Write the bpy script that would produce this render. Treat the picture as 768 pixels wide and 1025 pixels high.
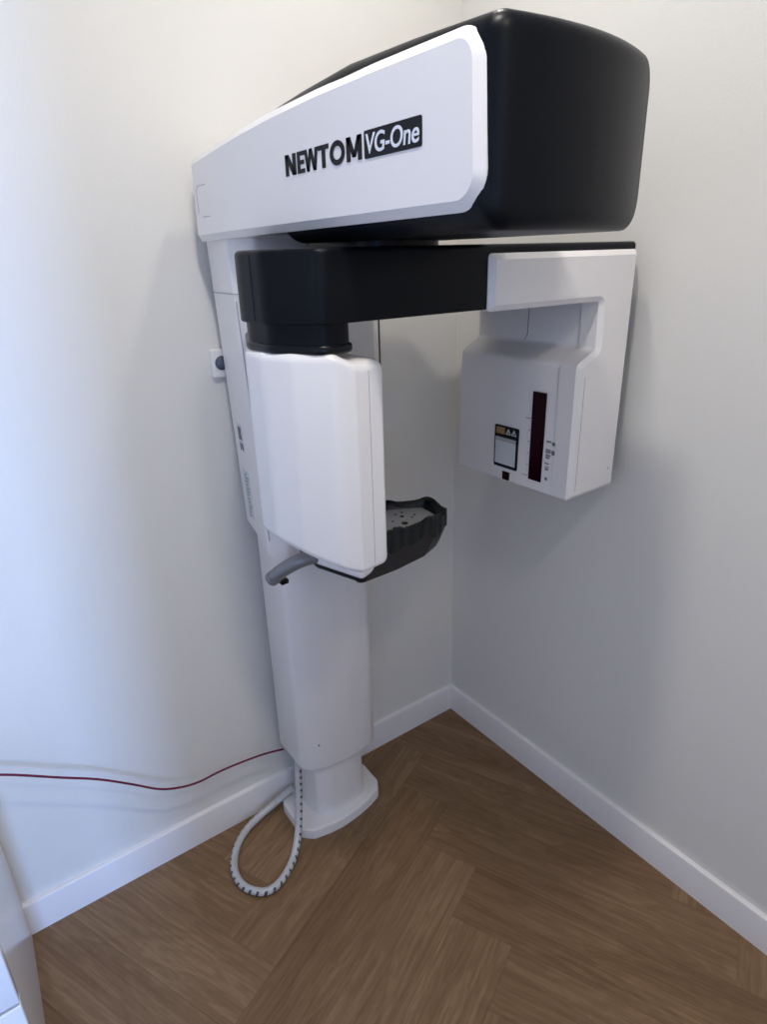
import bpy, bmesh, math, random
from mathutils import Vector, Matrix
for o in list(bpy.data.objects): bpy.data.objects.remove(o, do_unlink=True)
SC = bpy.context.scene
COL = SC.collection
# ------------------------------------------------------------------ camera
cam_d = bpy.data.cameras.new('camera'); cam = bpy.data.objects.new('camera', cam_d); COL.objects.link(cam)
yaw, pitch, roll, FPX = 0.952853713, -0.384534274, -0.0294203739, 635.238
fw = Vector((math.cos(pitch)*math.cos(yaw), math.cos(pitch)*math.sin(yaw), math.sin(pitch)))
r0 = Vector((math.sin(yaw), -math.cos(yaw), 0)); u0 = r0.cross(fw)
rt = math.cos(roll)*r0 + math.sin(roll)*u0; up = -math.sin(roll)*r0 + math.cos(roll)*u0
M = Matrix((rt, up, -fw)).transposed().to_4x4(); M.translation = Vector((-1.31604, -1.44994, 1.57921))
cam.matrix_world = M
cam_d.sensor_fit = 'VERTICAL'; cam_d.sensor_height = 36; cam_d.lens = FPX/1025*36
cam_d.clip_start = 0.02
SC.camera = cam
# ------------------------------------------------------------------ world, lamps, exposure
W = bpy.data.worlds.new('world'); SC.world = W; W.use_nodes = True
W.node_tree.nodes['Background'].inputs[0].default_value = (0.75, 0.82, 1, 1)
W.node_tree.nodes['Background'].inputs[1].default_value = 0.6
SC.view_settings.view_transform = 'Standard'; SC.view_settings.look = 'None'
SC.view_settings.exposure = -0.24; SC.view_settings.gamma = 1; SC.view_settings.use_curve_mapping = False
def area(name, loc, target, size, power, color, size_y=None, shape='RECTANGLE', spread=180):
    d = bpy.data.lights.new(name, 'AREA'); d.shape = shape; d.size = size; d.size_y = size_y or size
    d.energy = power; d.color = color; d.spread = math.radians(spread)
    o = bpy.data.objects.new(name, d); COL.objects.link(o); o.location = loc
    o.rotation_euler = (Vector(target)-Vector(loc)).to_track_quat('-Z', 'Y').to_euler()
    return o
ROOM_X, ROOM_Y, ROOM_Z = -2.4, -4.4, 2.6
JAMB_X, PART_Y = -1.335, -2.1      # doorway behind the camera; daylight comes through it from a tall window beyond
WX0, WX1, WZ0, WZ1 = -1.77, -1.43, .5, 2.0
area('unseen_cool_light', ((WX0+WX1)/2, ROOM_Y-0.03, (WZ0+WZ1)/2), ((WX0+WX1)/2, 0, (WZ0+WZ1)/2), 0.34, 195, (0.31, 0.51, 1.0), 1.45)
SY0, SY1, SZ0, SZ1 = -1.40, -.85, 1.15, 2.1     # unseen side opening, added for a cool fill light
area('unseen_cool_light', (ROOM_X-0.03, (SY0+SY1)/2, (SZ0+SZ1)/2), (0, (SY0+SY1)/2, (SZ0+SZ1)/2), 0.5, 2.4, (0.60, 0.70, 1.0), .9)  # blue fill added out of view to tint the left-facing sides
area('unseen_downlight', (-1.0, -1.0, ROOM_Z-0.012), (-1.0, -1.0, 0), 0.10, 12, (1.0, 0.95, 0.895), shape='DISK')
area('unseen_downlight', (-0.42, -0.45, ROOM_Z-0.012), (-0.42, -0.45, 0), 0.10, 5.2, (1.0, 0.95, 0.885), shape='DISK')
area('unseen_downlight', (-1.0, -1.75, ROOM_Z-0.012), (-1.0, -1.75, 0), 0.16, 8.5, (1.0, 0.94, 0.875), shape='DISK')  # unseen lamp added behind the camera as warm fill
# ------------------------------------------------------------------ materials
def nodes(name):
    m = bpy.data.materials.new(name); m.use_nodes = True
    nt = m.node_tree; return m, nt, nt.nodes['Principled BSDF']
def plastic(name, col, rough=0.35, spec=0.5, metal=0.0, bump=0.0, bscale=4, coat=0.0):
    m, nt, b = nodes(name)
    b.inputs['Base Color'].default_value = (*col, 1); b.inputs['Roughness'].default_value = rough
    b.inputs['Specular IOR Level'].default_value = spec; b.inputs['Metallic'].default_value = metal
    b.inputs['Coat Weight'].default_value = coat; b.inputs['Coat Roughness'].default_value = 0.1
    tc = nt.nodes.new('ShaderNodeTexCoord'); nz = nt.nodes.new('ShaderNodeTexNoise')
    nz.inputs['Scale'].default_value = bscale; nz.inputs['Detail'].default_value = 3
    nt.links.new(tc.outputs['Object'], nz.inputs['Vector'])
    if bump:
        bp = nt.nodes.new('ShaderNodeBump'); bp.inputs['Strength'].default_value = bump; bp.inputs['Distance'].default_value = 0.001
        nt.links.new(nz.outputs['Fac'], bp.inputs['Height']); nt.links.new(bp.outputs['Normal'], b.inputs['Normal'])
    mx_ = nt.nodes.new('ShaderNodeMix'); mx_.data_type = 'RGBA'      # very faint tonal variation of the moulding
    mx_.inputs['A'].default_value = (*[c*0.985 for c in col], 1); mx_.inputs['B'].default_value = (*[min(1, c*1.015) for c in col], 1)
    nt.links.new(nz.outputs['Fac'], mx_.inputs['Factor']); nt.links.new(mx_.outputs['Result'], b.inputs['Base Color'])
    return m
WHITE = plastic('white_enamel', (0.80, 0.775, 0.765), 0.28, 0.5)
WHITE2 = plastic('white_moulding', (0.80, 0.77, 0.76), 0.3, 0.5)
BLACK = plastic('black_satin', (0.0035, 0.0045, 0.007), 0.36, 0.13)
BLACKG = plastic('black_soft', (0.004, 0.005, 0.007), 0.26, 0.22)
SHELL = plastic('dark_shell', (0.018, 0.015, 0.015), 0.4, 0.3)
FILM = plastic('black_film', (0.007, 0.010, 0.010), 0.25, 0.25, bump=0.8, bscale=60)
GREY = plastic('grey_metal', (0.23, 0.23, 0.245), 0.35, 0.5, metal=0.3)
PLATE = plastic('grey_plate', (0.42, 0.42, 0.42), 0.4, 0.5)
SEAM = plastic('seam_shadow_gap', (0.10, 0.10, 0.11), 0.6, 0.2)
SOFTSEAM = plastic('fine_joint', (0.34, 0.34, 0.36), 0.6, 0.2)
JOINTL = plastic('pale_joint', (0.48, 0.48, 0.50), 0.6, 0.2)
INK = plastic('black_ink', (0.010, 0.010, 0.014), 0.5, 0.15)
INKG = plastic('grey_ink', (0.17, 0.17, 0.19), 0.5)
PRINTW = plastic('white_print', (0.72, 0.75, 0.82), 0.4)
PRINTY = plastic('yellow_print', (0.42, 0.27, 0.10), 0.5)
LABELW = plastic('label_paper', (0.62, 0.66, 0.68), 0.5)
DARKRED = plastic('dark_red_window', (0.014, 0.001, 0.005), 0.15, 0.15)
RED = plastic('red_cord_sheath', (0.12, 0.006, 0.028), 0.4, .3)
TRIM = plastic('painted_skirting', (0.80, 0.775, 0.77), 0.35)
CAB = plastic('cabinet_laminate', (0.74, 0.74, 0.76), 0.18, 0.5)
GLASSL = plastic('sensor_lens', (0.05, 0.06, 0.09), 0.1, 0.8)
WRAP = plastic('spiral_wrap', (0.50, 0.50, 0.51), 0.3)
WRAPD = plastic('dark_cable', (0.06, 0.065, 0.08), 0.4)
# painted wall with roller texture
WALL, nt, b = nodes('wall_paint')
b.inputs['Base Color'].default_value = (0.715, 0.70, 0.66, 1); b.inputs['Roughness'].default_value = 0.6; b.inputs['Specular IOR Level'].default_value = 0.25
tc = nt.nodes.new('ShaderNodeTexCoord'); nz = nt.nodes.new('ShaderNodeTexNoise'); nz.inputs['Scale'].default_value = 220; nz.inputs['Detail'].default_value = 4
nt.links.new(tc.outputs['Object'], nz.inputs['Vector'])
bp = nt.nodes.new('ShaderNodeBump'); bp.inputs['Strength'].default_value = 0.25; bp.inputs['Distance'].default_value = 0.0015
nt.links.new(nz.outputs['Fac'], bp.inputs['Height']); nt.links.new(bp.outputs['Normal'], b.inputs['Normal'])
CEIL = plastic('ceiling_paint', (0.82, 0.81, 0.79), 0.8)
# herringbone oak
class NG:
    def __init__(s, nt): s.nt = nt
    def m(s, op, a, b=None, c=None):
        n = s.nt.nodes.new('ShaderNodeMath'); n.operation = op
        for i, v in enumerate((a, b, c)):
            if v is None: continue
            if isinstance(v, (int, float)): n.inputs[i].default_value = v
            else: s.nt.links.new(v, n.inputs[i])
        return n.outputs[0]
    def mix(s, f, a, b):   # a + (b-a)*f
        return s.m('ADD', s.m('MULTIPLY', a, s.m('SUBTRACT', 1.0, f)), s.m('MULTIPLY', b, f))
OAK, nt, bs = nodes('herringbone_oak')
g = NG(nt)
tc = nt.nodes.new('ShaderNodeTexCoord'); sp = nt.nodes.new('ShaderNodeSeparateXYZ'); nt.links.new(tc.outputs['Object'], sp.inputs[0])
PW, NPL = 0.160, 5
ang = math.radians(-156); ux, uy = math.cos(ang), math.sin(ang); vx, vy = -uy, ux
OX, OY = -0.466, -0.410
X = g.m('SUBTRACT', sp.outputs[0], OX); Y = g.m('SUBTRACT', sp.outputs[1], OY)
a = g.m('DIVIDE', g.m('ADD', g.m('MULTIPLY', X, ux), g.m('MULTIPLY', Y, uy)), PW)
bb = g.m('DIVIDE', g.m('ADD', g.m('MULTIPLY', X, vx), g.m('MULTIPLY', Y, vy)), PW)
i_, j_ = g.m('FLOOR', a), g.m('FLOOR', bb)
k = g.m('FLOORED_MODULO', g.m('SUBTRACT', i_, j_), 2.0*NPL)
isv = g.m('GREATER_THAN', k, NPL-0.5)
mm = g.m('SUBTRACT', 2.0*NPL, k)
hs = g.m('SUBTRACT', i_, k)                         # start column of a plank along a
vs = g.m('SUBTRACT', j_, g.m('SUBTRACT', mm, 1.0))    # start row of a plank along b
along = g.mix(isv, g.m('SUBTRACT', a, hs), g.m('SUBTRACT', bb, vs))
across = g.mix(isv, g.m('SUBTRACT', bb, j_), g.m('SUBTRACT', a, i_))
ida = g.mix(isv, hs, i_); idb = g.mix(isv, j_, vs)
wn = nt.nodes.new('ShaderNodeTexWhiteNoise'); wn.noise_dimensions = '3D'
cb = nt.nodes.new('ShaderNodeCombineXYZ'); nt.links.new(ida, cb.inputs[0]); nt.links.new(idb, cb.inputs[1]); nt.links.new(isv, cb.inputs[2])
nt.links.new(cb.outputs[0], wn.inputs['Vector'])
rnd = wn.outputs['Value']
ro = g.m('MULTIPLY', rnd, 57.0)
# grain coordinates, plank-local
gc = nt.nodes.new('ShaderNodeCombineXYZ')
nt.links.new(g.m('ADD', g.m('MULTIPLY', along, 0.16), ro), gc.inputs[0]); nt.links.new(g.m('ADD', g.m('MULTIPLY', across, 1.0), g.m('MULTIPLY', ro, 1.7)), gc.inputs[1]); nt.links.new(ro, gc.inputs[2])
n1 = nt.nodes.new('ShaderNodeTexNoise'); n1.inputs['Scale'].default_value = 2.4; n1.inputs['Detail'].default_value = 5; n1.inputs['Roughness'].default_value = 0.55; n1.inputs['Distortion'].default_value = 0.5
nt.links.new(gc.outputs[0], n1.inputs['Vector'])
rings = g.m('FRACT', g.m('MULTIPLY', n1.outputs['Fac'], 9.0))          # cathedral rings
rings = g.m('ABSOLUTE', g.m('SUBTRACT', rings, 0.5))
gc2 = nt.nodes.new('ShaderNodeCombineXYZ')
nt.links.new(g.m('ADD', g.m('MULTIPLY', along, 0.22), ro), gc2.inputs[0]); nt.links.new(g.m('MULTIPLY', across, 11.0), gc2.inputs[1]); nt.links.new(ro, gc2.inputs[2])
n2 = nt.nodes.new('ShaderNodeTexNoise'); n2.inputs['Scale'].default_value = 2.2; n2.inputs['Detail'].default_value = 6; n2.inputs['Roughness'].default_value = 0.65
nt.links.new(gc2.outputs[0], n2.inputs['Vector'])
tone = g.m('ADD', g.m('MULTIPLY', n1.outputs['Fac'], 0.35), g.m('ADD', g.m('MULTIPLY', rings, 0.20), g.m('MULTIPLY', n2.outputs['Fac'], 0.55)))
tone = g.m('ADD', g.m('ADD', tone, 0.10), g.m('MULTIPLY', g.m('SUBTRACT', rnd, 0.5), 0.14))
cr = nt.nodes.new('ShaderNodeValToRGB'); cr.color_ramp.elements[0].position = 0.36; cr.color_ramp.elements[1].position = 0.92
cr.color_ramp.elements[0].color = (0.118, 0.060, 0.024, 1); cr.color_ramp.elements[1].color = (0.36, 0.232, 0.130, 1)
e = cr.color_ramp.elements.new(0.62); e.color = (0.205, 0.122, 0.062, 1)
nt.links.new(tone, cr.inputs[0])
# fine joint between planks
ed = g.m('MINIMUM', across, g.m('SUBTRACT', 1.0, across)); el = g.m('MINIMUM', along, g.m('SUBTRACT', float(NPL), along))
edge = g.m('LESS_THAN', g.m('MINIMUM', ed, el), 0.006)
mx = nt.nodes.new('ShaderNodeMix'); mx.data_type = 'RGBA'
nt.links.new(g.m('MULTIPLY', edge, 0.35), mx.inputs['Factor']); nt.links.new(cr.outputs[0], mx.inputs['A']); mx.inputs['B'].default_value = (0.06, 0.03, 0.015, 1)
nt.links.new(mx.outputs['Result'], bs.inputs['Base Color']); bs.inputs['Roughness'].default_value = 0.42; bs.inputs['Specular IOR Level'].default_value = 0.35
bpn = nt.nodes.new('ShaderNodeBump'); bpn.inputs['Strength'].default_value = 0.12; bpn.inputs['Distance'].default_value = 0.001
nt.links.new(n2.outputs['Fac'], bpn.inputs['Height']); nt.links.new(bpn.outputs['Normal'], bs.inputs['Normal'])

# ------------------------------------------------------------------ mesh helpers
def link(name, bm, mat, parent=None, smooth=35, mats=None):
    bmesh.ops.recalc_face_normals(bm, faces=bm.faces)
    me = bpy.data.meshes.new(name); bm.to_mesh(me); bm.free()
    for m_ in (mats or [mat]): me.materials.append(m_)
    if smooth:
        for p in me.polygons: p.use_smooth = True
        me.set_sharp_from_angle(angle=math.radians(smooth))
    o = bpy.data.objects.new(name, me); COL.objects.link(o)
    if parent: o.parent = parent
    return o
def empty(name, loc=(0, 0, 0)):
    o = bpy.data.objects.new(name, None); COL.objects.link(o); o.location = loc; o.empty_display_size = 0.1
    return o
def tag(o, label, cat, group=None):
    o['label'] = label; o['category'] = cat
    if group: o['group'] = group
    return o
class Poly(list):
    pass
def _corner(pts, n):
    out = []; N = len(pts)
    for i in range(N):
        p = Vector(pts[i][:2]); r = pts[i][2] if len(pts[i]) > 2 else 0
        if r <= 0: out.append([(p.x, p.y)]); continue
        a_ = Vector(pts[i-1][:2]); c_ = Vector(pts[(i+1) % N][:2])
        d1 = (a_-p); d2 = (c_-p); l1, l2 = d1.length, d2.length; d1.normalize(); d2.normalize()
        th = math.acos(max(-0.9999, min(0.9999, d1.dot(d2))))
        t = min(r/math.tan(th/2), l1*0.49, l2*0.49); rr = t*math.tan(th/2)
        ctr = p + (d1+d2).normalized()*(rr/math.sin(th/2))
        s = p+d1*t-ctr; e_ = p+d2*t-ctr
        a0 = math.atan2(s.y, s.x); a1 = math.atan2(e_.y, e_.x); da = a1-a0
        while da > math.pi: da -= 2*math.pi
        while da < -math.pi: da += 2*math.pi
        out.append([(ctr.x+rr*math.cos(a0+da*q/n), ctr.y+rr*math.sin(a0+da*q/n)) for q in range(n+1)])
    return out
def rpoly(pts, n=6, counts=None):
    """2D polygon with rounded corners; pts = (x, y, r). Remembers its corners so that it can be inset cleanly."""
    groups = _corner(pts, n); flat = [q for g_ in groups for q in g_]
    if counts:
        o2 = []
        for q in range(len(flat)):
            a_, c_ = Vector(flat[q]), Vector(flat[(q+1) % len(flat)])
            for w in range(counts[q]): p = a_.lerp(c_, w/counts[q]); o2.append((p.x, p.y))
        flat = o2
    P = Poly(flat); P.corners = [tuple(p) for p in pts]; P.n = n; P.counts = counts
    return P
def refine(poly, d=0.02):
    counts = [max(1, int((Vector(poly[(q+1) % len(poly)])-Vector(poly[q])).length/d)) for q in range(len(poly))]
    return rpoly(poly.corners, poly.n, counts)
def inset(poly, d):
    """inset closed 2D outline by d (positive = inwards)."""
    if not isinstance(poly, Poly): poly = rpoly(poly)
    pts = poly.corners; N = len(pts)
    area_ = sum(pts[i][0]*pts[(i+1) % N][1]-pts[(i+1) % N][0]*pts[i][1] for i in range(N)); sg = 1 if area_ > 0 else -1
    out = []
    for i in range(N):
        p = Vector(pts[i][:2]); e1 = (p-Vector(pts[i-1][:2])).normalized(); e2 = (Vector(pts[(i+1) % N][:2])-p).normalized()
        n1_ = Vector((-e1.y, e1.x))*sg; n2_ = Vector((-e2.y, e2.x))*sg; nn = (n1_+n2_).normalized()
        k_ = 1/max(nn.dot(n1_), 0.4); convex = (e1.x*e2.y-e1.y*e2.x)*sg > 0
        r = pts[i][2] if len(pts[i]) > 2 else 0
        if r > 0: r = max(r-d, .0006) if convex else r+d
        out.append((p.x+nn.x*d*k_, p.y+nn.y*d*k_, r))
    return rpoly(out, poly.n, poly.counts)
def loft(bm, rings, cap=True, mi=0):
    vs_ = [[bm.verts.new(p) for p in r] for r in rings]
    n = len(rings[0])
    for r in range(len(rings)-1):
        for q in range(n):
            f = bm.faces.new((vs_[r][q], vs_[r][(q+1) % n], vs_[r+1][(q+1) % n], vs_[r+1][q])); f.material_index = mi
    if cap:
        f = bm.faces.new(list(reversed(vs_[0]))); f.material_index = mi
        f = bm.faces.new(vs_[-1]); f.material_index = mi
    return vs_
def prism(bm, poly, lo, hi, plane='xy', blo=0.0, bhi=0.0, steps=3, lofn=None, hifn=None):
    """extrude a 2D outline along the third axis with rounded end edges. plane 'xy' -> z, 'xz' -> y, 'yz' -> x"""
    def P(u, v, w):
        return {'xy': (u, v, w), 'xz': (u, w, v), 'yz': (w, u, v)}[plane]
    lv = []
    if blo > 0:
        for s in range(steps):
            t = s/steps*math.pi/2; lv.append((blo*(1-math.sin(t)), blo*(1-math.cos(t)), 0))
    lv.append((0, blo, 0))
    lv.append((0, bhi, 1))
    if bhi > 0:
        for s in range(steps-1, -1, -1):
            t = s/steps*math.pi/2; lv.append((bhi*(1-math.sin(t)), bhi*(1-math.cos(t)), 1))
    rings_ = []
    for (ins, off, side) in lv:
        pl = inset(poly, ins) if ins > 0 else poly
        ring = []
        for (u, v), (u_, v_) in zip(pl, poly):
            l = lofn(u, v) if lofn else lo; h = hifn(u, v) if hifn else hi
            ring.append(P(u, v, (l+off) if side == 0 else (h-off)))
        rings_.append(ring)
    loft(bm, rings_)
def box(bm, x0, x1, y0, y1, z0, z1, bev=0.0):
    if bev > 0:
        prism(bm, rpoly([(x0, y0, bev), (x1, y0, bev), (x1, y1, bev), (x0, y1, bev)], 3), z0, z1, 'xy', bev, bev)
    else:
        prism(bm, [(x0, y0), (x1, y0), (x1, y1), (x0, y1)], z0, z1, 'xy')
def catmull(pts, sub=12):
    P = [Vector(p) for p in pts]; P = [P[0]*2-P[1]]+P+[P[-1]*2-P[-2]]; out = []
    for i in range(1, len(P)-2):
        for s in range(sub):
            t = s/sub; a_, b_, c_, d_ = P[i-1], P[i], P[i+1], P[i+2]
            out.append(0.5*((2*b_)+(c_-a_)*t+(2*a_-5*b_+4*c_-d_)*t*t+(-a_+3*b_-3*c_+d_)*t**3))
    out.append(P[-2]); return out
def frames(path):
    N = len(path); T = [(path[min(i+1, N-1)]-path[max(i-1, 0)]).normalized() for i in range(N)]
    n_ = T[0].orthogonal().normalized(); out = []
    for i in range(N):
        n_ = (n_-T[i]*n_.dot(T[i])).normalized(); out.append((T[i], n_, T[i].cross(n_)))
    return out
def tube(bm, path, r, seg=12, rf=None, mf=None):
    fr = frames(path); rings_ = []; L = 0
    for i, p in enumerate(path):
        if i: L += (path[i]-path[i-1]).length
        rings_.append([p+(fr[i][1]*math.cos(2*math.pi*q/seg)+fr[i][2]*math.sin(2*math.pi*q/seg))*(r if not rf else rf(L, q/seg)) for q in range(seg)])
    vs_ = [[bm.verts.new(p) for p in rg] for rg in rings_]
    L = 0
    for i in range(len(path)-1):
        L += (path[i+1]-path[i]).length
        for q in range(seg):
            f = bm.faces.new((vs_[i][q], vs_[i][(q+1) % seg], vs_[i+1][(q+1) % seg], vs_[i+1][q]))
            if mf: f.material_index = mf(L, (q+0.5)/seg)
    bm.faces.new(list(reversed(vs_[0]))); bm.faces.new(vs_[-1])
def quad_patch(bm, pts, t, nrm):
    """thin plate from 3D outline pts, raised by t along nrm"""
    n_ = Vector(nrm).normalized()
    loft(bm, [[Vector(p)-n_*0.0005 for p in pts], [Vector(p)+n_*t for p in pts]])

# ------------------------------------------------------------------ room shell
def struct(name, bm, mat, parent=None):
    o = link(name, bm, mat, parent, smooth=30)
    if not parent: o['kind'] = 'structure'
    return o
T = 0.1
bm = bmesh.new(); box(bm, ROOM_X-T, T, ROOM_Y-T, T, -0.1, 0.0); struct('floor', bm, OAK)
bm = bmesh.new(); box(bm, ROOM_X-T, T, 0, T, 0, ROOM_Z); struct('wall_left', bm, WALL)
bm = bmesh.new(); box(bm, 0, T, ROOM_Y-T, 0, 0, ROOM_Z); struct('wall_right', bm, WALL)
bm = bmesh.new()   # far wall with the window opening
box(bm, ROOM_X-T, WX0, ROOM_Y-T, ROOM_Y, 0, ROOM_Z); box(bm, WX1, 0, ROOM_Y-T, ROOM_Y, 0, ROOM_Z)
box(bm, WX0, WX1, ROOM_Y-T, ROOM_Y, 0, WZ0); box(bm, WX0, WX1, ROOM_Y-T, ROOM_Y, WZ1, ROOM_Z)
struct('wall_back', bm, WALL)
bm = bmesh.new()
box(bm, ROOM_X-T, ROOM_X, ROOM_Y, SY0, 0, ROOM_Z); box(bm, ROOM_X-T, ROOM_X, SY1, 0, 0, ROOM_Z)
box(bm, ROOM_X-T, ROOM_X, SY0, SY1, 0, SZ0); box(bm, ROOM_X-T, ROOM_X, SY0, SY1, SZ1, ROOM_Z); struct('wall_side', bm, WALL)
bm = bmesh.new()
for (y0, y1, z0, z1) in ((SY0, SY1, SZ0, SZ0+.02), (SY0, SY1, SZ1-.02, SZ1), (SY0, SY0+.02, SZ0+.02, SZ1-.02), (SY1-.02, SY1, SZ0+.02, SZ1-.02)):
    box(bm, ROOM_X-.025, ROOM_X-.001, y0, y1, z0, z1, 0.003)
struct('fill_opening_frame', bm, TRIM)  # frame made up around the added side fill, out of view
bm = bmesh.new(); box(bm, JAMB_X, 0, PART_Y-.1, PART_Y, 0, ROOM_Z); box(bm, ROOM_X, JAMB_X, PART_Y-.1, PART_Y, 2.15, ROOM_Z); struct('wall_partition', bm, WALL)
bm = bmesh.new(); box(bm, ROOM_X-T, T, ROOM_Y-T, T, ROOM_Z, ROOM_Z+0.1); struct('ceiling', bm, CEIL)
bm = bmesh.new()
for (x0, x1, z0, z1) in ((WX0, WX1, WZ0, WZ0+.03), (WX0, WX1, WZ1-.03, WZ1), (WX0, WX0+.03, WZ0+.03, WZ1-.03), (WX1-.03, WX1, WZ0+.03, WZ1-.03)):
    box(bm, x0, x1, ROOM_Y-.025, ROOM_Y-.001, z0, z1, 0.003)
struct('window_1', bm, TRIM)
BH, BT = 0.1, 0.014
def skirting(name, x0, x1, y0, y1, bev_axis):
    bm = bmesh.new()
    prof = rpoly([(0, 0), (-BT, 0), (-BT, BH, 0.004), (0, BH)], 4)
    if bev_axis == 'x': prism(bm, prof, x0, x1, 'yz')
    else: prism(bm, prof, y0, y1, 'xz')
    struct(name, bm, TRIM)
skirting('baseboard_left', -1.60, -BT, 0, 0, 'x')
skirting('baseboard_right', 0, 0, ROOM_Y, 0, 'y')

# ------------------------------------------------------------------ the scanner
YC = -0.43
S = empty('dental_x_ray_scanner', (-0.6, -0.12, 0))
tag(S, 'white and black panoramic dental x-ray scanner on a column in the room corner', 'x-ray machine')
OFF = Matrix.Translation((0.6, 0.12, 0))
def part(name, bm, mat, parent=None, **kw):
    """geometry is written in room coordinates; the thing's origin is the column foot"""
    bmesh.ops.transform(bm, matrix=OFF, verts=bm.verts)
    return link(name, bm, mat, parent or S, **kw)

# base plate
bm = bmesh.new()
bp_ = rpoly([(-.715, -.012, .01), (-.485, -.012, .02), (-.449, -.075, .03), (-.452, -.158, .03), (-.472, -.190, .03), (-.515, -.204, .2), (-.56, -.213, .2), (-.618, -.219, .2), (-.667, -.214, .2), (-.712, -.204, .03), (-.740, -.176, .02), (-.737, -.06, .02)], 8)
prism(bm, bp_, 0.0, 0.034, 'xy', 0.0, 0.006)
part('base_plate', bm, WHITE2)
# pedestal
bm = bmesh.new()
pd = rpoly([(-.676, -.035, .01), (-.512, -.035, .01), (-.503, -.145, .02), (-.513, -.170, .03), (-.546, -.184, .2), (-.597, -.190, .2), (-.645, -.187, .1), (-.672, -.165, .02), (-.683, -.11, .03)], 8)
prism(bm, pd, 0.034, 0.30, 'xy')
part('pedestal', bm, WHITE2, smooth=50)
# column sleeve
bm = bmesh.new()
cp = rpoly([(-.714, -.030, .01), (-.482, -.030, .01), (-.470, -.165, .04), (-.478, -.190, .04), (-.499, -.203, .05), (-.527, -.209, .2), (-.569, -.214, .2), (-.616, -.213, .2), (-.662, -.206, .2), (-.698, -.191, .06), (-.717, -.168, .03)], 8)
prism(bm, cp, 0.240, 1.60, 'xy', 0.003, 0.0, 3)
colm = part('column', bm, WHITE, smooth=50)
bm = bmesh.new()
bmesh.ops.create_cone(bm, cap_ends=True, segments=12, radius1=.0022, radius2=.0016, depth=.003, matrix=Matrix.Translation((-.672, -.2035, .325)) @ Matrix.Rotation(math.pi/2, 4, 'X'))
part('screw', bm, SEAM, colm)

# carriage that slides on the column
def TAP(z): return .019*max(0, min(1, (1.6-z)/.62))
def car_bot(x, y):
    t = max(0, min(1, (-y-0.02)/0.19)); return 0.958-0.020*t-0.048*t*t
bm = bmesh.new()
cg = rpoly([(-.752, -.022, .012), (-.448, -.022, .012), (-.436, -.168, .02), (-.455, -.225, .02), (-.60, -.235, .1), (-.735, -.222, .02), (-.766, -.168, .012)], 6)
cgr = refine(cg)
prism(bm, cgr, 0.95, 1.622, 'xy', 0.010, 0.0, 4, lofn=car_bot)
for v in bm.verts: v.co.x += TAP(v.co.z)*max(0, min(1, (-.6-v.co.x)/.12))
carr = part('carriage', bm, WHITE)
bm = bmesh.new()
for q in range(len(cgr)):   # horizontal joint round the carriage
    (x0, y0), (x1, y1) = cgr[q], cgr[(q+1) % len(cgr)]
    if (x0+x1)/2 < -.60 and (y0+y1)/2 < -.02 and (y0+y1)/2 > -.21:
        quad_patch(bm, [(x0, y0, 1.513), (x1, y1, 1.513), (x1, y1, 1.5145), (x0, y0, 1.5145)], 0.0006, (-(y1-y0), (x1-x0), 0) if (-(y1-y0)) < 0 else ((y1-y0), -(x1-x0), 0))
part('joint_line', bm, SOFTSEAM, carr)
bm = bmesh.new()   # vertical joint on left and on right
quad_patch(bm, [(-.7625+TAP(1.0), -.1755, .96), (-.7620+TAP(1.0), -.1773, .96), (-.7620, -.1773, 1.50), (-.7625, -.1755, 1.50)], 0.0014, (-1, -.3, 0))
part('joint_line', bm, JOINTL, carr)
bm = bmesh.new(); box(bm, -.4445, -.4415, -.2265, -.2235, 1.0, 1.60); part('joint_line', bm, SEAM, carr)
def side_x(y, z=1.0): return -.7522-(.014)*((-y-.022)/.146)+TAP(z)   # left face of the carriage
def label_plate(y0, y1, z0, z1, mat, raise_=0.0006):
    bm = bmesh.new()
    quad_patch(bm, [(side_x(y0, z0), y0, z0), (side_x(y1, z0), y1, z0), (side_x(y1, z1), y1, z1), (side_x(y0, z1), y0, z1)], raise_, (-1, .09, 0))
    return bm
lb = part('rating_label', label_plate(-.062, -.095, 1.158, 1.225, LABELW), LABELW, carr)
bm = bmesh.new()
for (ya, yb, z0, z1) in ((-.048, -.062, 1.228, 1.229), ):
    pass
for q in range(9):
    z = 1.215-q*.0035
    quad_patch(bm, [(side_x(-.066, z)-.0007, -.066, z), (side_x(-.087, z)-.0007, -.087, z), (side_x(-.087, z)-.0007, -.087, z+.0022), (side_x(-.066, z)-.0007, -.066, z+.0022)], 0.0003, (-1, 0, 0))
for (y0, y1) in ((-.069, -.075), (-.081, -.088)):
    quad_patch(bm, [(side_x(y0, 1.162)-.0007, y0, 1.162), (side_x(y1, 1.162)-.0007, y1, 1.162), (side_x(y1, 1.179)-.0007, y1, 1.179), (side_x(y0, 1.179)-.0007, y0, 1.179)], 0.0003, (-1, 0, 0))
part('label_print', bm, INK, lb)
lb2 = part('approval_label', label_plate(-.058, -.098, 0.985, 1.110, WHITE2), LABELW, carr)
bm = bmesh.new()
random.seed(4)
for q in range(13):
    z = .990+q*.009; yb = -.064-random.random()*.006; ye = -.080-random.random()*.014
    quad_patch(bm, [(side_x(yb, z)-.0007, yb, z), (side_x(ye, z)-.0007, ye, z), (side_x(ye, z)-.0007, ye, z+.0035), (side_x(yb, z)-.0007, yb, z+.0035)], 0.0003, (-1, 0, 0))
part('label_print', bm, INKG, lb2)

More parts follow.
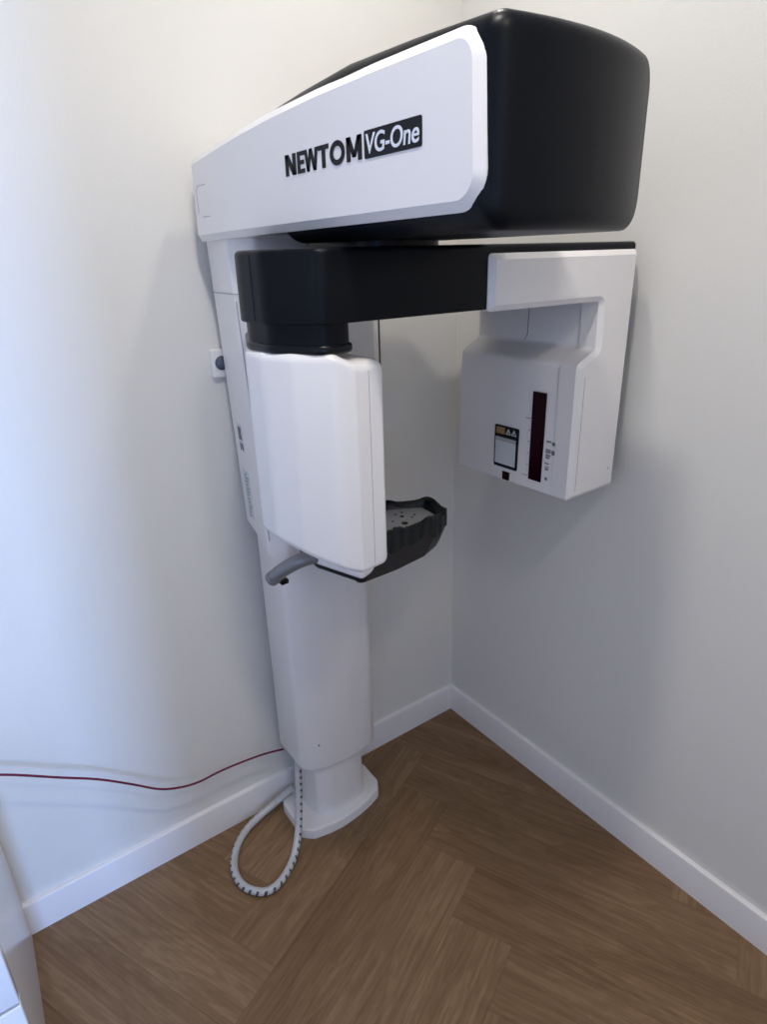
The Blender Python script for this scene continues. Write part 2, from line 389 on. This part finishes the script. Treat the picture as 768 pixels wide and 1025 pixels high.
# top beam (white), profile in y,z
XL, XR = -.780, -.520
bm = bmesh.new()
prof = rpoly([(-.048, 1.616, .008), (-.895, 1.622, .040), (-.887, 1.798, .036), (-.70, 1.799, .9), (-.55, 1.7975, .9), (-.42, 1.7935, .9), (-.30, 1.787, .9), (-.18, 1.7775, .9), (-.058, 1.767, .008)], 10)
def bevel_prism_x(bm, prof, x0, x1, ins, dep):
    rings_ = []
    for (i_n, x) in ((ins, x0), (0, x0+dep), (0, x1-dep), (ins, x1)):
        p = inset(prof, i_n) if i_n else prof
        rings_.append([(x, yy, zz) for yy, zz in p])
    loft(bm, rings_)
bevel_prism_x(bm, prof, XL, XR, .012, .009)
beam = part('top_beam', bm, WHITE, smooth=14)
# logo on the left side of the beam: local x runs towards the room, up is z
def text_mesh(txt, size, offs=0.0, shear=0.0, space=1.0):
    c = bpy.data.curves.new('t', 'FONT'); c.body = txt; c.size = size; c.offset = offs; c.shear = shear; c.space_character = space
    c.resolution_u = 6; c.extrude = 0.0003
    o = bpy.data.objects.new('t', c); COL.objects.link(o)
    dg = bpy.context.evaluated_depsgraph_get(); dg.update()
    me = bpy.data.meshes.new_from_object(o.evaluated_get(dg)); bm = bmesh.new(); bm.from_mesh(me)
    bpy.data.objects.remove(o); bpy.data.curves.remove(c); bpy.data.meshes.remove(me)
    return bm
def fit_text(bm, y0, y1, z0, z1, x):
    """lay text on a plane facing -x, from y0 (left) to y1 (right), z0..z1"""
    xs = [v.co.x for v in bm.verts]; ys = [v.co.y for v in bm.verts]
    a0, a1, b0, b1 = min(xs), max(xs), min(ys), max(ys)
    for v in bm.verts:
        s = (v.co.x-a0)/(a1-a0); t = (v.co.y-b0)/(b1-b0); d = v.co.z
        v.co = Vector((x-d, y0+(y1-y0)*s, z0+(z1-z0)*t))
def letters_poly(bm, strokes, w):
    """strokes: list of 2D polylines drawn with square width w -> prisms in x,y"""
    for (ax, ay, bx_, by_) in strokes:
        a_ = Vector((ax, ay)); c_ = Vector((bx_, by_)); d = (c_-a_).normalized(); n_ = Vector((-d.y, d.x))*w/2
        pts = [a_-n_, c_-n_, c_+n_, a_+n_]
        loft(bm, [[(p.x, p.y, 0) for p in pts], [(p.x, p.y, .0004) for p in pts]])
LX = XL-.0004
LOGO = dict(nt=(-.440, -.605), box=(-.612, -.734))
bm = bmesh.new()
def lp(pts, y0, y1, z0=1.6965, z1=1.7255):
    """one convex or concave stroke polygon of a letter in unit coordinates"""
    P = [(LX, y0+(y1-y0)*u, z0+(z1-z0)*v) for u, v in pts]
    quad_patch(bm, P, .0005, (-1, 0, 0))
def bar(x0, y0, x1, y1): return [(x0, y0), (x1, y0), (x1, y1), (x0, y1)]
def slant(xb, xt, w): return [(xb, 0), (xb+w, 0), (xt+w, 1), (xt, 1)]
for p in (bar(0, 0, .30, 1), bar(.70, 0, 1, 1), [(.0, 1), (.34, 1), (1, 0), (.66, 0)]): lp(p, -.4610, -.4945)
for p in (bar(0, 0, .38, 1), bar(.38, 0, 1, .20), bar(.38, .40, .92, .60), bar(.38, .80, 1, 1)): lp(p, -.4988, -.5210)
for p in (slant(.16, 0, .19), slant(.16, .38, .17), slant(.64, .38, .19), slant(.64, .80, .20)): lp(p, -.5210, -.5600)
for p in (bar(.34, 0, .66, .8), bar(0, .79, 1, 1)): lp(p, -.5610, -.5895)
N = 28
yc, zc, ry, rz, wy, wz = -.6120, 1.7110, .0195, .0152, .0088, .0070
o_, i_r = [(yc+ry*math.cos(2*math.pi*q/N), zc+rz*math.sin(2*math.pi*q/N)) for q in range(N)], [(yc+(ry-wy)*math.cos(2*math.pi*q/N), zc+(rz-wz)*math.sin(2*math.pi*q/N)) for q in range(N)]
vo = [bm.verts.new((LX-.0005, y, z)) for y, z in o_]; vi = [bm.verts.new((LX-.0005, y, z)) for y, z in i_r]
for q in range(N): bm.faces.new((vo[q], vo[(q+1) % N], vi[(q+1) % N], vi[q]))
for p in (bar(0, 0, .25, 1), bar(.75, 0, 1, 1), [(0, 1), (.27, 1), (.60, .15), (.40, .15)], [(.73, 1), (1, 1), (.60, .15), (.40, .15)]): lp(p, -.6350, -.6715)
lg = part('brand_lettering', bm, INK, beam, smooth=0)
bm = bmesh.new()
pb_ = rpoly([(-.6775, 1.6955, .003), (-.7955, 1.6955, .003), (-.7955, 1.7275, .003), (-.6775, 1.7275, .003)], 4)
prism(bm, pb_, LX-.0004, LX+.0006, 'yz')
part('model_badge', bm, INK, beam, smooth=0)
bm = text_mesh('VG-One', 1.0, 0.012, 0.12, 0.98)
fit_text(bm, -.682, -.791, 1.7005, 1.7235, LX-.0006)
part('model_lettering', bm, PRINTW, beam, smooth=0)
# small joint lines at the rear of the beam
bm = bmesh.new()
def stroke_yz(bm, y0, z0, y1, z1, w, x):
    d = Vector((y1-y0, z1-z0)).normalized(); n_ = Vector((-d.y, d.x))*w/2
    pts = [(x, y0-n_.x, z0-n_.y), (x, y1-n_.x, z1-n_.y), (x, y1+n_.x, z1+n_.y), (x, y0+n_.x, z0+n_.y)]
    quad_patch(bm, pts, .0004, (-1, 0, 0))
for s in ((-.088, 1.7165, -.080, 1.708), (-.088, 1.7165, -.128, 1.7165), (-.080, 1.708, -.081, 1.668), (-.098, 1.660, -.135, 1.660)):
    stroke_yz(bm, *s, .0012, XL)
part('joint_line', bm, SOFTSEAM, beam, smooth=0)

# black head cover
HX0, HX1, HZ0, HZ1 = -.7725, -.436, 1.601, 1.817
HC = (HX0+HX1)/2; HH = (HX1-HX0)/2
base = refine(rpoly([(HX0, HZ0, .034), (HX1, HZ0, .05), (HX1-.004, HZ1, .044), (HX0, HZ1, .026)], 10), .02)
def head_ring(ins, y, w, ztop=None, k=1.0):
    p = inset(base, ins) if ins else base
    out = []
    cz = (HZ0+HZ1)/2
    for (x, z) in p:
        x = HC+(x-HC)*k; z = cz+(z-cz)*k
        u = (x-HC)/HH
        if ztop is not None and z > 1.70: z = 1.70+(z-1.70)*(ztop-1.70)/(HZ1-1.70)
        sl = .5*max(0, min(1, (y+.56)/.2))*(1.79-z) if y > -.56 else 0   # rear end leans forward at the bottom
        out.append((x, y-sl-w*.034*(1-u*u)+w*.022*(u+1), z))
    return out
bm = bmesh.new()
rings_ = [head_ring(.0, -.34, 0, 1.784), head_ring(0, -.38, 0, 1.797), head_ring(0, -.42, 0, 1.803), head_ring(0, -.50, 0, 1.810), head_ring(0, -.62, 0), head_ring(0, -.75, .2, 1.814), head_ring(0, -.881, .8, 1.808)]
R_ = .020
for s in range(1, 7):
    t = s/6*math.pi/2; rings_.append(head_ring(R_*(1-math.cos(t)), -.881-R_*math.sin(t), .8+.2*s/6, 1.808))
for k_ in (.92, .8, .65, .5, .35, .2, .08):
    rings_.append(head_ring(R_, -.901, 1.0, 1.808, k_))
loft(bm, rings_)
part('head_cover', bm, BLACK, smooth=50)
# turntable between beam and arm
bm = bmesh.new()
prism(bm, rpoly([(-.70, -.55, .08), (-.50, -.55, .08), (-.50, -.31, .08), (-.70, -.31, .08)], 10), 1.585, 1.625, 'xy')
part('turntable', bm, BLACKG)

# rotating arm
AZ0, AZ1 = 1.484, 1.592
arm_plan = rpoly([(-.04, -.26, .012), (-.04, -.60, .010), (-.812, -.60, .030), (-.866, -.515, .05), (-.872, -.44, .08), (-.815, -.31, .08), (-.74, -.26, .05)], 9)
bm = bmesh.new(); prism(bm, arm_plan, AZ0, AZ1, 'xy', .003, .008, 4)
arm = part('rotating_arm', bm, BLACK)
cap_plan = rpoly([(-.752, -.275, .03), (-.752, -.589, .020), (-.808, -.591, .03), (-.858, -.51, .05), (-.862, -.44, .08), (-.805, -.31, .08), (-.78, -.275, .03)], 9)
bm = bmesh.new(); prism(bm, cap_plan, 1.452, 1.486, 'xy'); cap = part('arm_end_cap', bm, BLACK, arm)
bm = bmesh.new(); prism(bm, inset(cap_plan, -.005), 1.438, 1.4535, 'xy', .006, .006, 4); part('rubber_lip', bm, BLACKG, arm)
bm = bmesh.new()
for (x, y, z0, z1, nx, ny) in ((-.8690, -.4850, 1.488, 1.584, -.9, -.2), (-.8515, -.5150, 1.454, 1.484, -.8, -.5)):
    quad_patch(bm, [(x, y, z0), (x+.0012, y-.0012, z0), (x+.0012, y-.0012, z1), (x, y, z1)], .0006, (nx, ny, 0))
part('joint_line', bm, INK, arm, smooth=0)

# white front panel shaped like a 7, with the x-ray source body behind it
pan = rpoly([(-.474, 1.577, .008), (-.474, 1.480, .008), (-.156, 1.480, .010), (-.153, 1.382, .014), (-.2102, 1.356, .016), (-.2102, 1.053, .006), (-.046, 1.056, .006), (-.046, 1.577, .008)], 6)
bm = bmesh.new()
rings_ = []
for ins, y in ((0, -.56), (0, -.602), (.0105, -.6105)):
    p = inset(pan, ins) if ins else pan
    rings_.append([(x, y, z) for x, z in p])
loft(bm, rings_)
src = part('x_ray_source', bm, WHITE, smooth=16)
body = rpoly([(-.052, 1.482), (-.148, 1.482), (-.148, 1.381, .016), (-.204, 1.353, .016), (-.2095, 1.052, .006), (-.052, 1.052, .004)], 6)
bm = bmesh.new(); prism(bm, body, -.565, -.248, 'xz', .010, 0, 4); part('source_housing', bm, WHITE2, src)
bm = bmesh.new(); prism(bm, rpoly([(-.0525, 1.50), (-.0525, 1.075, .004), (-.040, 1.075, .004), (-.040, 1.50)], 3), -.602, -.255, 'xz', .003, .003, 2)
part('back_cover', bm, BLACK, src)
bm = bmesh.new(); box(bm, -.43, -.10, -.268, -.25, 1.448, 1.488, .003); part('inner_trim', bm, WHITE2, arm)
FX = -.2095
def flat_yz(bm, y0, y1, z0, z1, x, r=.0, t=.0008):
    prism(bm, rpoly([(y0, z0, r), (y1, z0, r), (y1, z1, r), (y0, z1, r)], 4), x-t, x+.002, 'yz')
def fx(z): return -.204-(.0055)*((1.356-z)/.294)
# face slopes very slightly; use the lowest x
bm = bmesh.new(); flat_yz(bm, -.490, -.528, 1.078, 1.286, -.2090, .001, .0012); part('laser_window', bm, DARKRED, src, smooth=0)
bm = bmesh.new(); flat_yz(bm, -.407, -.430, 1.056, 1.077, -.2092, .001, .0010); part('indicator_window', bm, DARKRED, src, smooth=0)
bm = bmesh.new(); flat_yz(bm, -.385, -.462, 1.090, 1.194, -.2090, .004, .0010); wl = part('warning_label', bm, INK, src, smooth=0); wl.location = (0, .009, -.004)
bm = bmesh.new(); flat_yz(bm, -.389, -.455, 1.098, 1.156, -.2100, .001, .0006); part('label_field', bm, LABELW, wl, smooth=0)
bm = bmesh.new(); flat_yz(bm, -.389, -.455, 1.1565, 1.165, -.2100, .0, .0006); part('label_stripe', bm, PLATE, wl, smooth=0)
bm = bmesh.new()
for q in range(5):
    flat_yz(bm, -.390, -.418, 1.1735+q*.0034, 1.1735+q*.0034+.0024, -.2100, 0, .0006)
part('label_text', bm, PRINTY, wl, smooth=0)
bm = bmesh.new()
def tri_outline(bm, yc, zc, s, x, w):
    P3 = [(yc, zc+s*.6), (yc-s*.6, zc-s*.45), (yc+s*.6, zc-s*.45)]
    for q in range(3):
        stroke_yz(bm, P3[q][0], P3[q][1], P3[(q+1) % 3][0], P3[(q+1) % 3][1], w, x)
tri_outline(bm, -.430, 1.181, .012, -.2102, .0014); tri_outline(bm, -.448, 1.181, .012, -.2102, .0014)
flat_yz(bm, -.4292, -.4308, 1.1785, 1.183, -.2100, 0, .0006); flat_yz(bm, -.4472, -.4488, 1.1785, 1.183, -.2100, 0, .0006)
part('warning_symbols', bm, PRINTW, wl, smooth=0)
for q in range(6):   # scale marks left of the window
    z = 1.222-q*.0275; L = .014 if q in (0, 5) else .004
    bm = bmesh.new(); flat_yz(bm, -.499+L, -.499, z, z+.0012, -.2092, 0, .0010); part('scale_mark', bm, SOFTSEAM, src, smooth=0).location = (0, .013, 0)
for (y0, y1, z0, z1) in ((-.548, -.560, 1.178, 1.181), (-.565, -.574, 1.173, 1.180), (-.548, -.561, 1.158, 1.161), (-.548, -.561, 1.153, 1.156), (-.565, -.574, 1.151, 1.161), (-.549, -.561, 1.146, 1.1485), (-.549, -.559, 1.140, 1.143), (-.548, -.559, 1.127, 1.129), (-.549, -.559, 1.118, 1.1195), (-.549, -.558, 1.112, 1.115), (-.550, -.557, 1.088, 1.094)):
    bm = bmesh.new(); flat_yz(bm, y0, y1, z0, z1, -.2092, 0, .0010); part('printed_word', bm, INKG, src, smooth=0).location = (0, .011, 0)
bm = bmesh.new()
quad_patch(bm, [(-.1482, -.400, 1.386), (-.1482, -.4012, 1.386), (-.1482, -.4092, 1.400), (-.1482, -.4102, 1.479), (-.1482, -.409, 1.479), (-.1482, -.408, 1.400)], .0006, (-1, 0, 0))
part('joint_line', bm, SEAM, src, smooth=0)
bm = bmesh.new(); quad_patch(bm, [(-.190, -.6107, 1.075), (-.1893, -.6107, 1.075), (-.1893, -.6107, 1.33), (-.190, -.6107, 1.33)], .0004, (0, -1, 0))
bmesh.ops.create_cone(bm, cap_ends=True, segments=12, radius1=.003, radius2=.002, depth=.002, matrix=Matrix.Translation((-.075, -.610, 1.105)) @ Matrix.Rotation(math.pi/2, 4, 'X'))
part('joint_line', bm, SOFTSEAM, src, smooth=0)

# detector unit
det = rpoly([(-.712, -.26, .02), (-.707, -.606, .010), (-.768, -.614, .012), (-.802, -.602, .04), (-.848, -.550, .05), (-.870, -.495, .06), (-.868, -.43, .06), (-.81, -.31, .06), (-.765, -.26, .04)], 9)
detr = refine(det, .0035)
def corner_rise(x, r=.014):
    d = max(0, min(r, x+.707+r)); return r-math.sqrt(max(0, r*r-d*d))
def det_bot(x, y):
    t = max(0, min(1, (-.764-x)/.104)); return 1.057+.054*t**1.3+corner_rise(x)
def det_top(x, y):
    t = max(0, min(1, (x+.805)/.045)); t = t*t*(3-2*t); return 1.443-.017*t-corner_rise(x, .010)
bm = bmesh.new(); prism(bm, detr, 1.05, 1.42, 'xy', .011, .017, 6, lofn=det_bot, hifn=det_top)
dt = part('detector', bm, WHITE, smooth=60)
bm = bmesh.new(); quad_patch(bm, [(-.7410, -.6102, 1.07), (-.7400, -.6101, 1.07), (-.7400, -.6101, 1.41), (-.741, -.6102, 1.41)], .0005, (0, -1, 0))
part('joint_line', bm, SOFTSEAM, dt, smooth=0)

# chin rest: support shell, black tray with perforated plate, nub
bm = bmesh.new()
sup = rpoly([(-.69, -.19, .01), (-.615, -.19, .01), (-.615, -.43, .01), (-.663, -.447, .012), (-.703, -.32, .03)], 6)
prism(bm, sup, .937, 1.03, 'xy', .012, .03, 4)
ch = part('chin_rest', bm, WHITE2)
bm = bmesh.new(); prism(bm, inset(sup, .002), .930, .938, 'xy', .004, 0, 2); part('support_base', bm, BLACKG, ch)
bm = bmesh.new()
tp = [(-.64, -.262), (-.463, -.266), (-.376, -.313), (-.386, -.400), (-.434, -.416), (-.53, -.421), (-.656, -.428), (-.648, -.30)]
tb = [(-.635, -.275), (-.46, -.275), (-.405, -.325), (-.412, -.396), (-.475, -.424), (-.563, -.438), (-.668, -.442), (-.650, -.30)]
def rp(pts, r): return rpoly([(x, y, r) for x, y in pts], 4)
top = rp(tp, .012); bot = rp(tb, .012)
def rim_z(x, y):
    return 1.008+.0055*math.sin(x*55+1)+.004*math.sin(y*70)+(.012 if x > -.40 else 0)
loft(bm, [[(x, y, .930) for x, y in bot], [(x*.6+x2*.4, y*.6+y2*.4, .945) for (x, y), (x2, y2) in zip(bot, top)], [(x, y, .975) for x, y in top],
          [(x, y, rim_z(x, y)) for x, y in top], [(x, y, rim_z(x, y)+.003) for x, y in inset(top, .004)], [(x, y, rim_z(x, y)-.002) for x, y in inset(top, .010)], [(x, y, .994) for x, y in inset(top, .014)]])
part('tray', bm, SHELL, ch)
top2 = refine(inset(top, -.003), .006)
def hem(x, y): return .972+.005*math.sin(x*95+2)+.004*math.sin(y*130+x*40)
def rz(x, y): return rim_z(x, y)+.004+.002*math.sin(x*160)
bm = bmesh.new()
loft(bm, [[(x, y, hem(x, y)) for x, y in top2], [(x+.0015*math.sin(y*300+x*200), y-.002*math.sin(x*210), (hem(x, y)+rz(x, y))/2) for x, y in top2], [(x, y, rz(x, y)) for x, y in top2],
          [(x, y, rz(x, y)+.002) for x, y in inset(top2, .005)], [(x, y, rz(x, y)-.003) for x, y in inset(top2, .013)], [(x, y, .997) for x, y in inset(top2, .018)]], cap=False)
part('protective_film', bm, FILM, ch)
pl = rp([(-.632, -.278), (-.465, -.278), (-.395, -.318), (-.402, -.388), (-.44, -.402), (-.632, -.410)], .006)
bm = bmesh.new(); prism(bm, pl, .990, 1.0, 'xy', 0, .002, 2); ppl = part('perforated_plate', bm, PLATE, ch)
for (x, y, r) in ((-.490, -.372, .008), (-.525, -.382, .007), (-.470, -.335, .005), (-.505, -.345, .003), (-.455, -.355, .003), (-.50, -.392, .003), (-.54, -.360, .004), (-.475, -.315, .003), (-.44, -.345, .003), (-.56, -.385, .006), (-.455, -.315, .003)):
    bm = bmesh.new(); bmesh.ops.create_cone(bm, cap_ends=True, segments=16, radius1=r, radius2=r, depth=.0012, matrix=Matrix.Translation((x, y, 1.0004)))
    part('hole', bm, INK, ppl, smooth=0)
bm = bmesh.new(); bmesh.ops.create_uvsphere(bm, u_segments=12, v_segments=8, radius=.009, matrix=Matrix.Translation((-.384, -.36, .985)))
part('side_button', bm, WHITE, ch)
# handle
bm = bmesh.new()
pth = catmull([(-.655, -.312, .948), (-.700, -.312, .957), (-.738, -.300, .951), (-.766, -.274, .927), (-.778, -.253, .905)], 8)
tube(bm, pth, .0165, 20)
hd = part('hand_grip', bm, GREY)
bm = bmesh.new(); tube(bm, catmull([(-.7760, -.2570, .909), (-.7795, -.250, .902), (-.7805, -.248, .900)], 3), .0175, 20)
part('grip_end', bm, GREY, hd)
bm = bmesh.new(); box(bm, -.762, -.742, -.258, -.210, .880, .892, .003); part('grip_bracket', bm, BLACKG, hd)

# ------------------------------------------------------------------ wall sensor
s0 = empty('wall_sensor', (-.735, 0, 1.355)); tag(s0, 'small square white sensor with a dark round lens on the wall behind the column', 'sensor')
def sub(name, bm, mat, root, **kw):
    bmesh.ops.transform(bm, matrix=Matrix.Translation(-Vector(root.location)), verts=bm.verts)
    return link(name, bm, mat, root, **kw)
bm = bmesh.new(); prism(bm, rpoly([(-.767, 1.323, .006), (-.700, 1.323, .006), (-.700, 1.389, .006), (-.767, 1.389, .006)], 5), -.013, 0, 'xz', .004, 0, 3)
sub('housing', bm, WHITE2, s0)
bm = bmesh.new(); bmesh.ops.create_uvsphere(bm, u_segments=20, v_segments=12, radius=.0165, matrix=Matrix.Translation((-.7435, -.013, 1.357)) @ Matrix.Diagonal((1, .6, 1, 1)))
sub('lens', bm, GLASSL, s0)

# ------------------------------------------------------------------ cables
bm = bmesh.new()
pth = catmull([(-1.433, -.06, .545), (-1.389, -.055, .535), (-1.281, -.055, .462), (-1.202, -.055, .408), (-1.130, -.052, .345), (-1.072, -.05, .292), (-1.02, -.046, .262), (-.967, -.042, .246), (-.90, -.04, .245), (-.819, -.04, .238), (-.76, -.04, .228), (-.708, -.04, .214)], 10)
tube(bm, pth, .0028, 10)
tag(link('network_cord', bm, RED), 'thin dark red cord hanging along the left wall to the column foot', 'cord')
bm = bmesh.new()
pth = catmull([(-.694, -.118, .262), (-.706, -.126, .20), (-.722, -.146, .12), (-.754, -.190, .054), (-.792, -.230, .020), (-.838, -.264, .0135), (-.880, -.280, .0125), (-.915, -.270, .0125), (-.945, -.225, .0125), (-.945, -.165, .0125), (-.915, -.108, .0125), (-.870, -.068, .014), (-.82, -.050, .020), (-.765, -.046, .034), (-.725, -.044, .046), (-.694, -.040, .052)], 26)
PER = .020
def wf(L, q): 
    t = (L/PER+q) % 1.0
    return .0106 if t > .15 else .0096
def wm(L, q):
    t = (L/PER+q) % 1.0
    return 1 if t < .36 and q > .50 and q < .90 else 0
tube(bm, pth, .0102, 20, wf, wm)
tag(link('cable_loop', bm, WRAP, mats=[WRAP, WRAPD], smooth=60), 'spiral-wrapped grey cable bundle looping over the floor beside the column foot', 'cable')

# ------------------------------------------------------------------ cabinet at the left edge
c0 = empty('storage_cabinet', (-1.66, -.27, 0)); tag(c0, 'glossy white cabinet at the lower left edge against the left wall', 'cabinet')
bm = bmesh.new(); prism(bm, [(-1.90, -.001), (-1.431, -.001), (-1.452, -.50), (-1.90, -.50)], 0, .645, 'xy', 0, .002, 2); sub('body', bm, CAB, c0)
bm = bmesh.new(); box(bm, -1.665, -1.435, -.530, -.502, .44, .635, .003); dr = sub('drawer', bm, CAB, c0)
bm = bmesh.new(); box(bm, -1.665, -1.435, -.530, -.502, .08, .433, .003); sub('drawer', bm, CAB, c0)
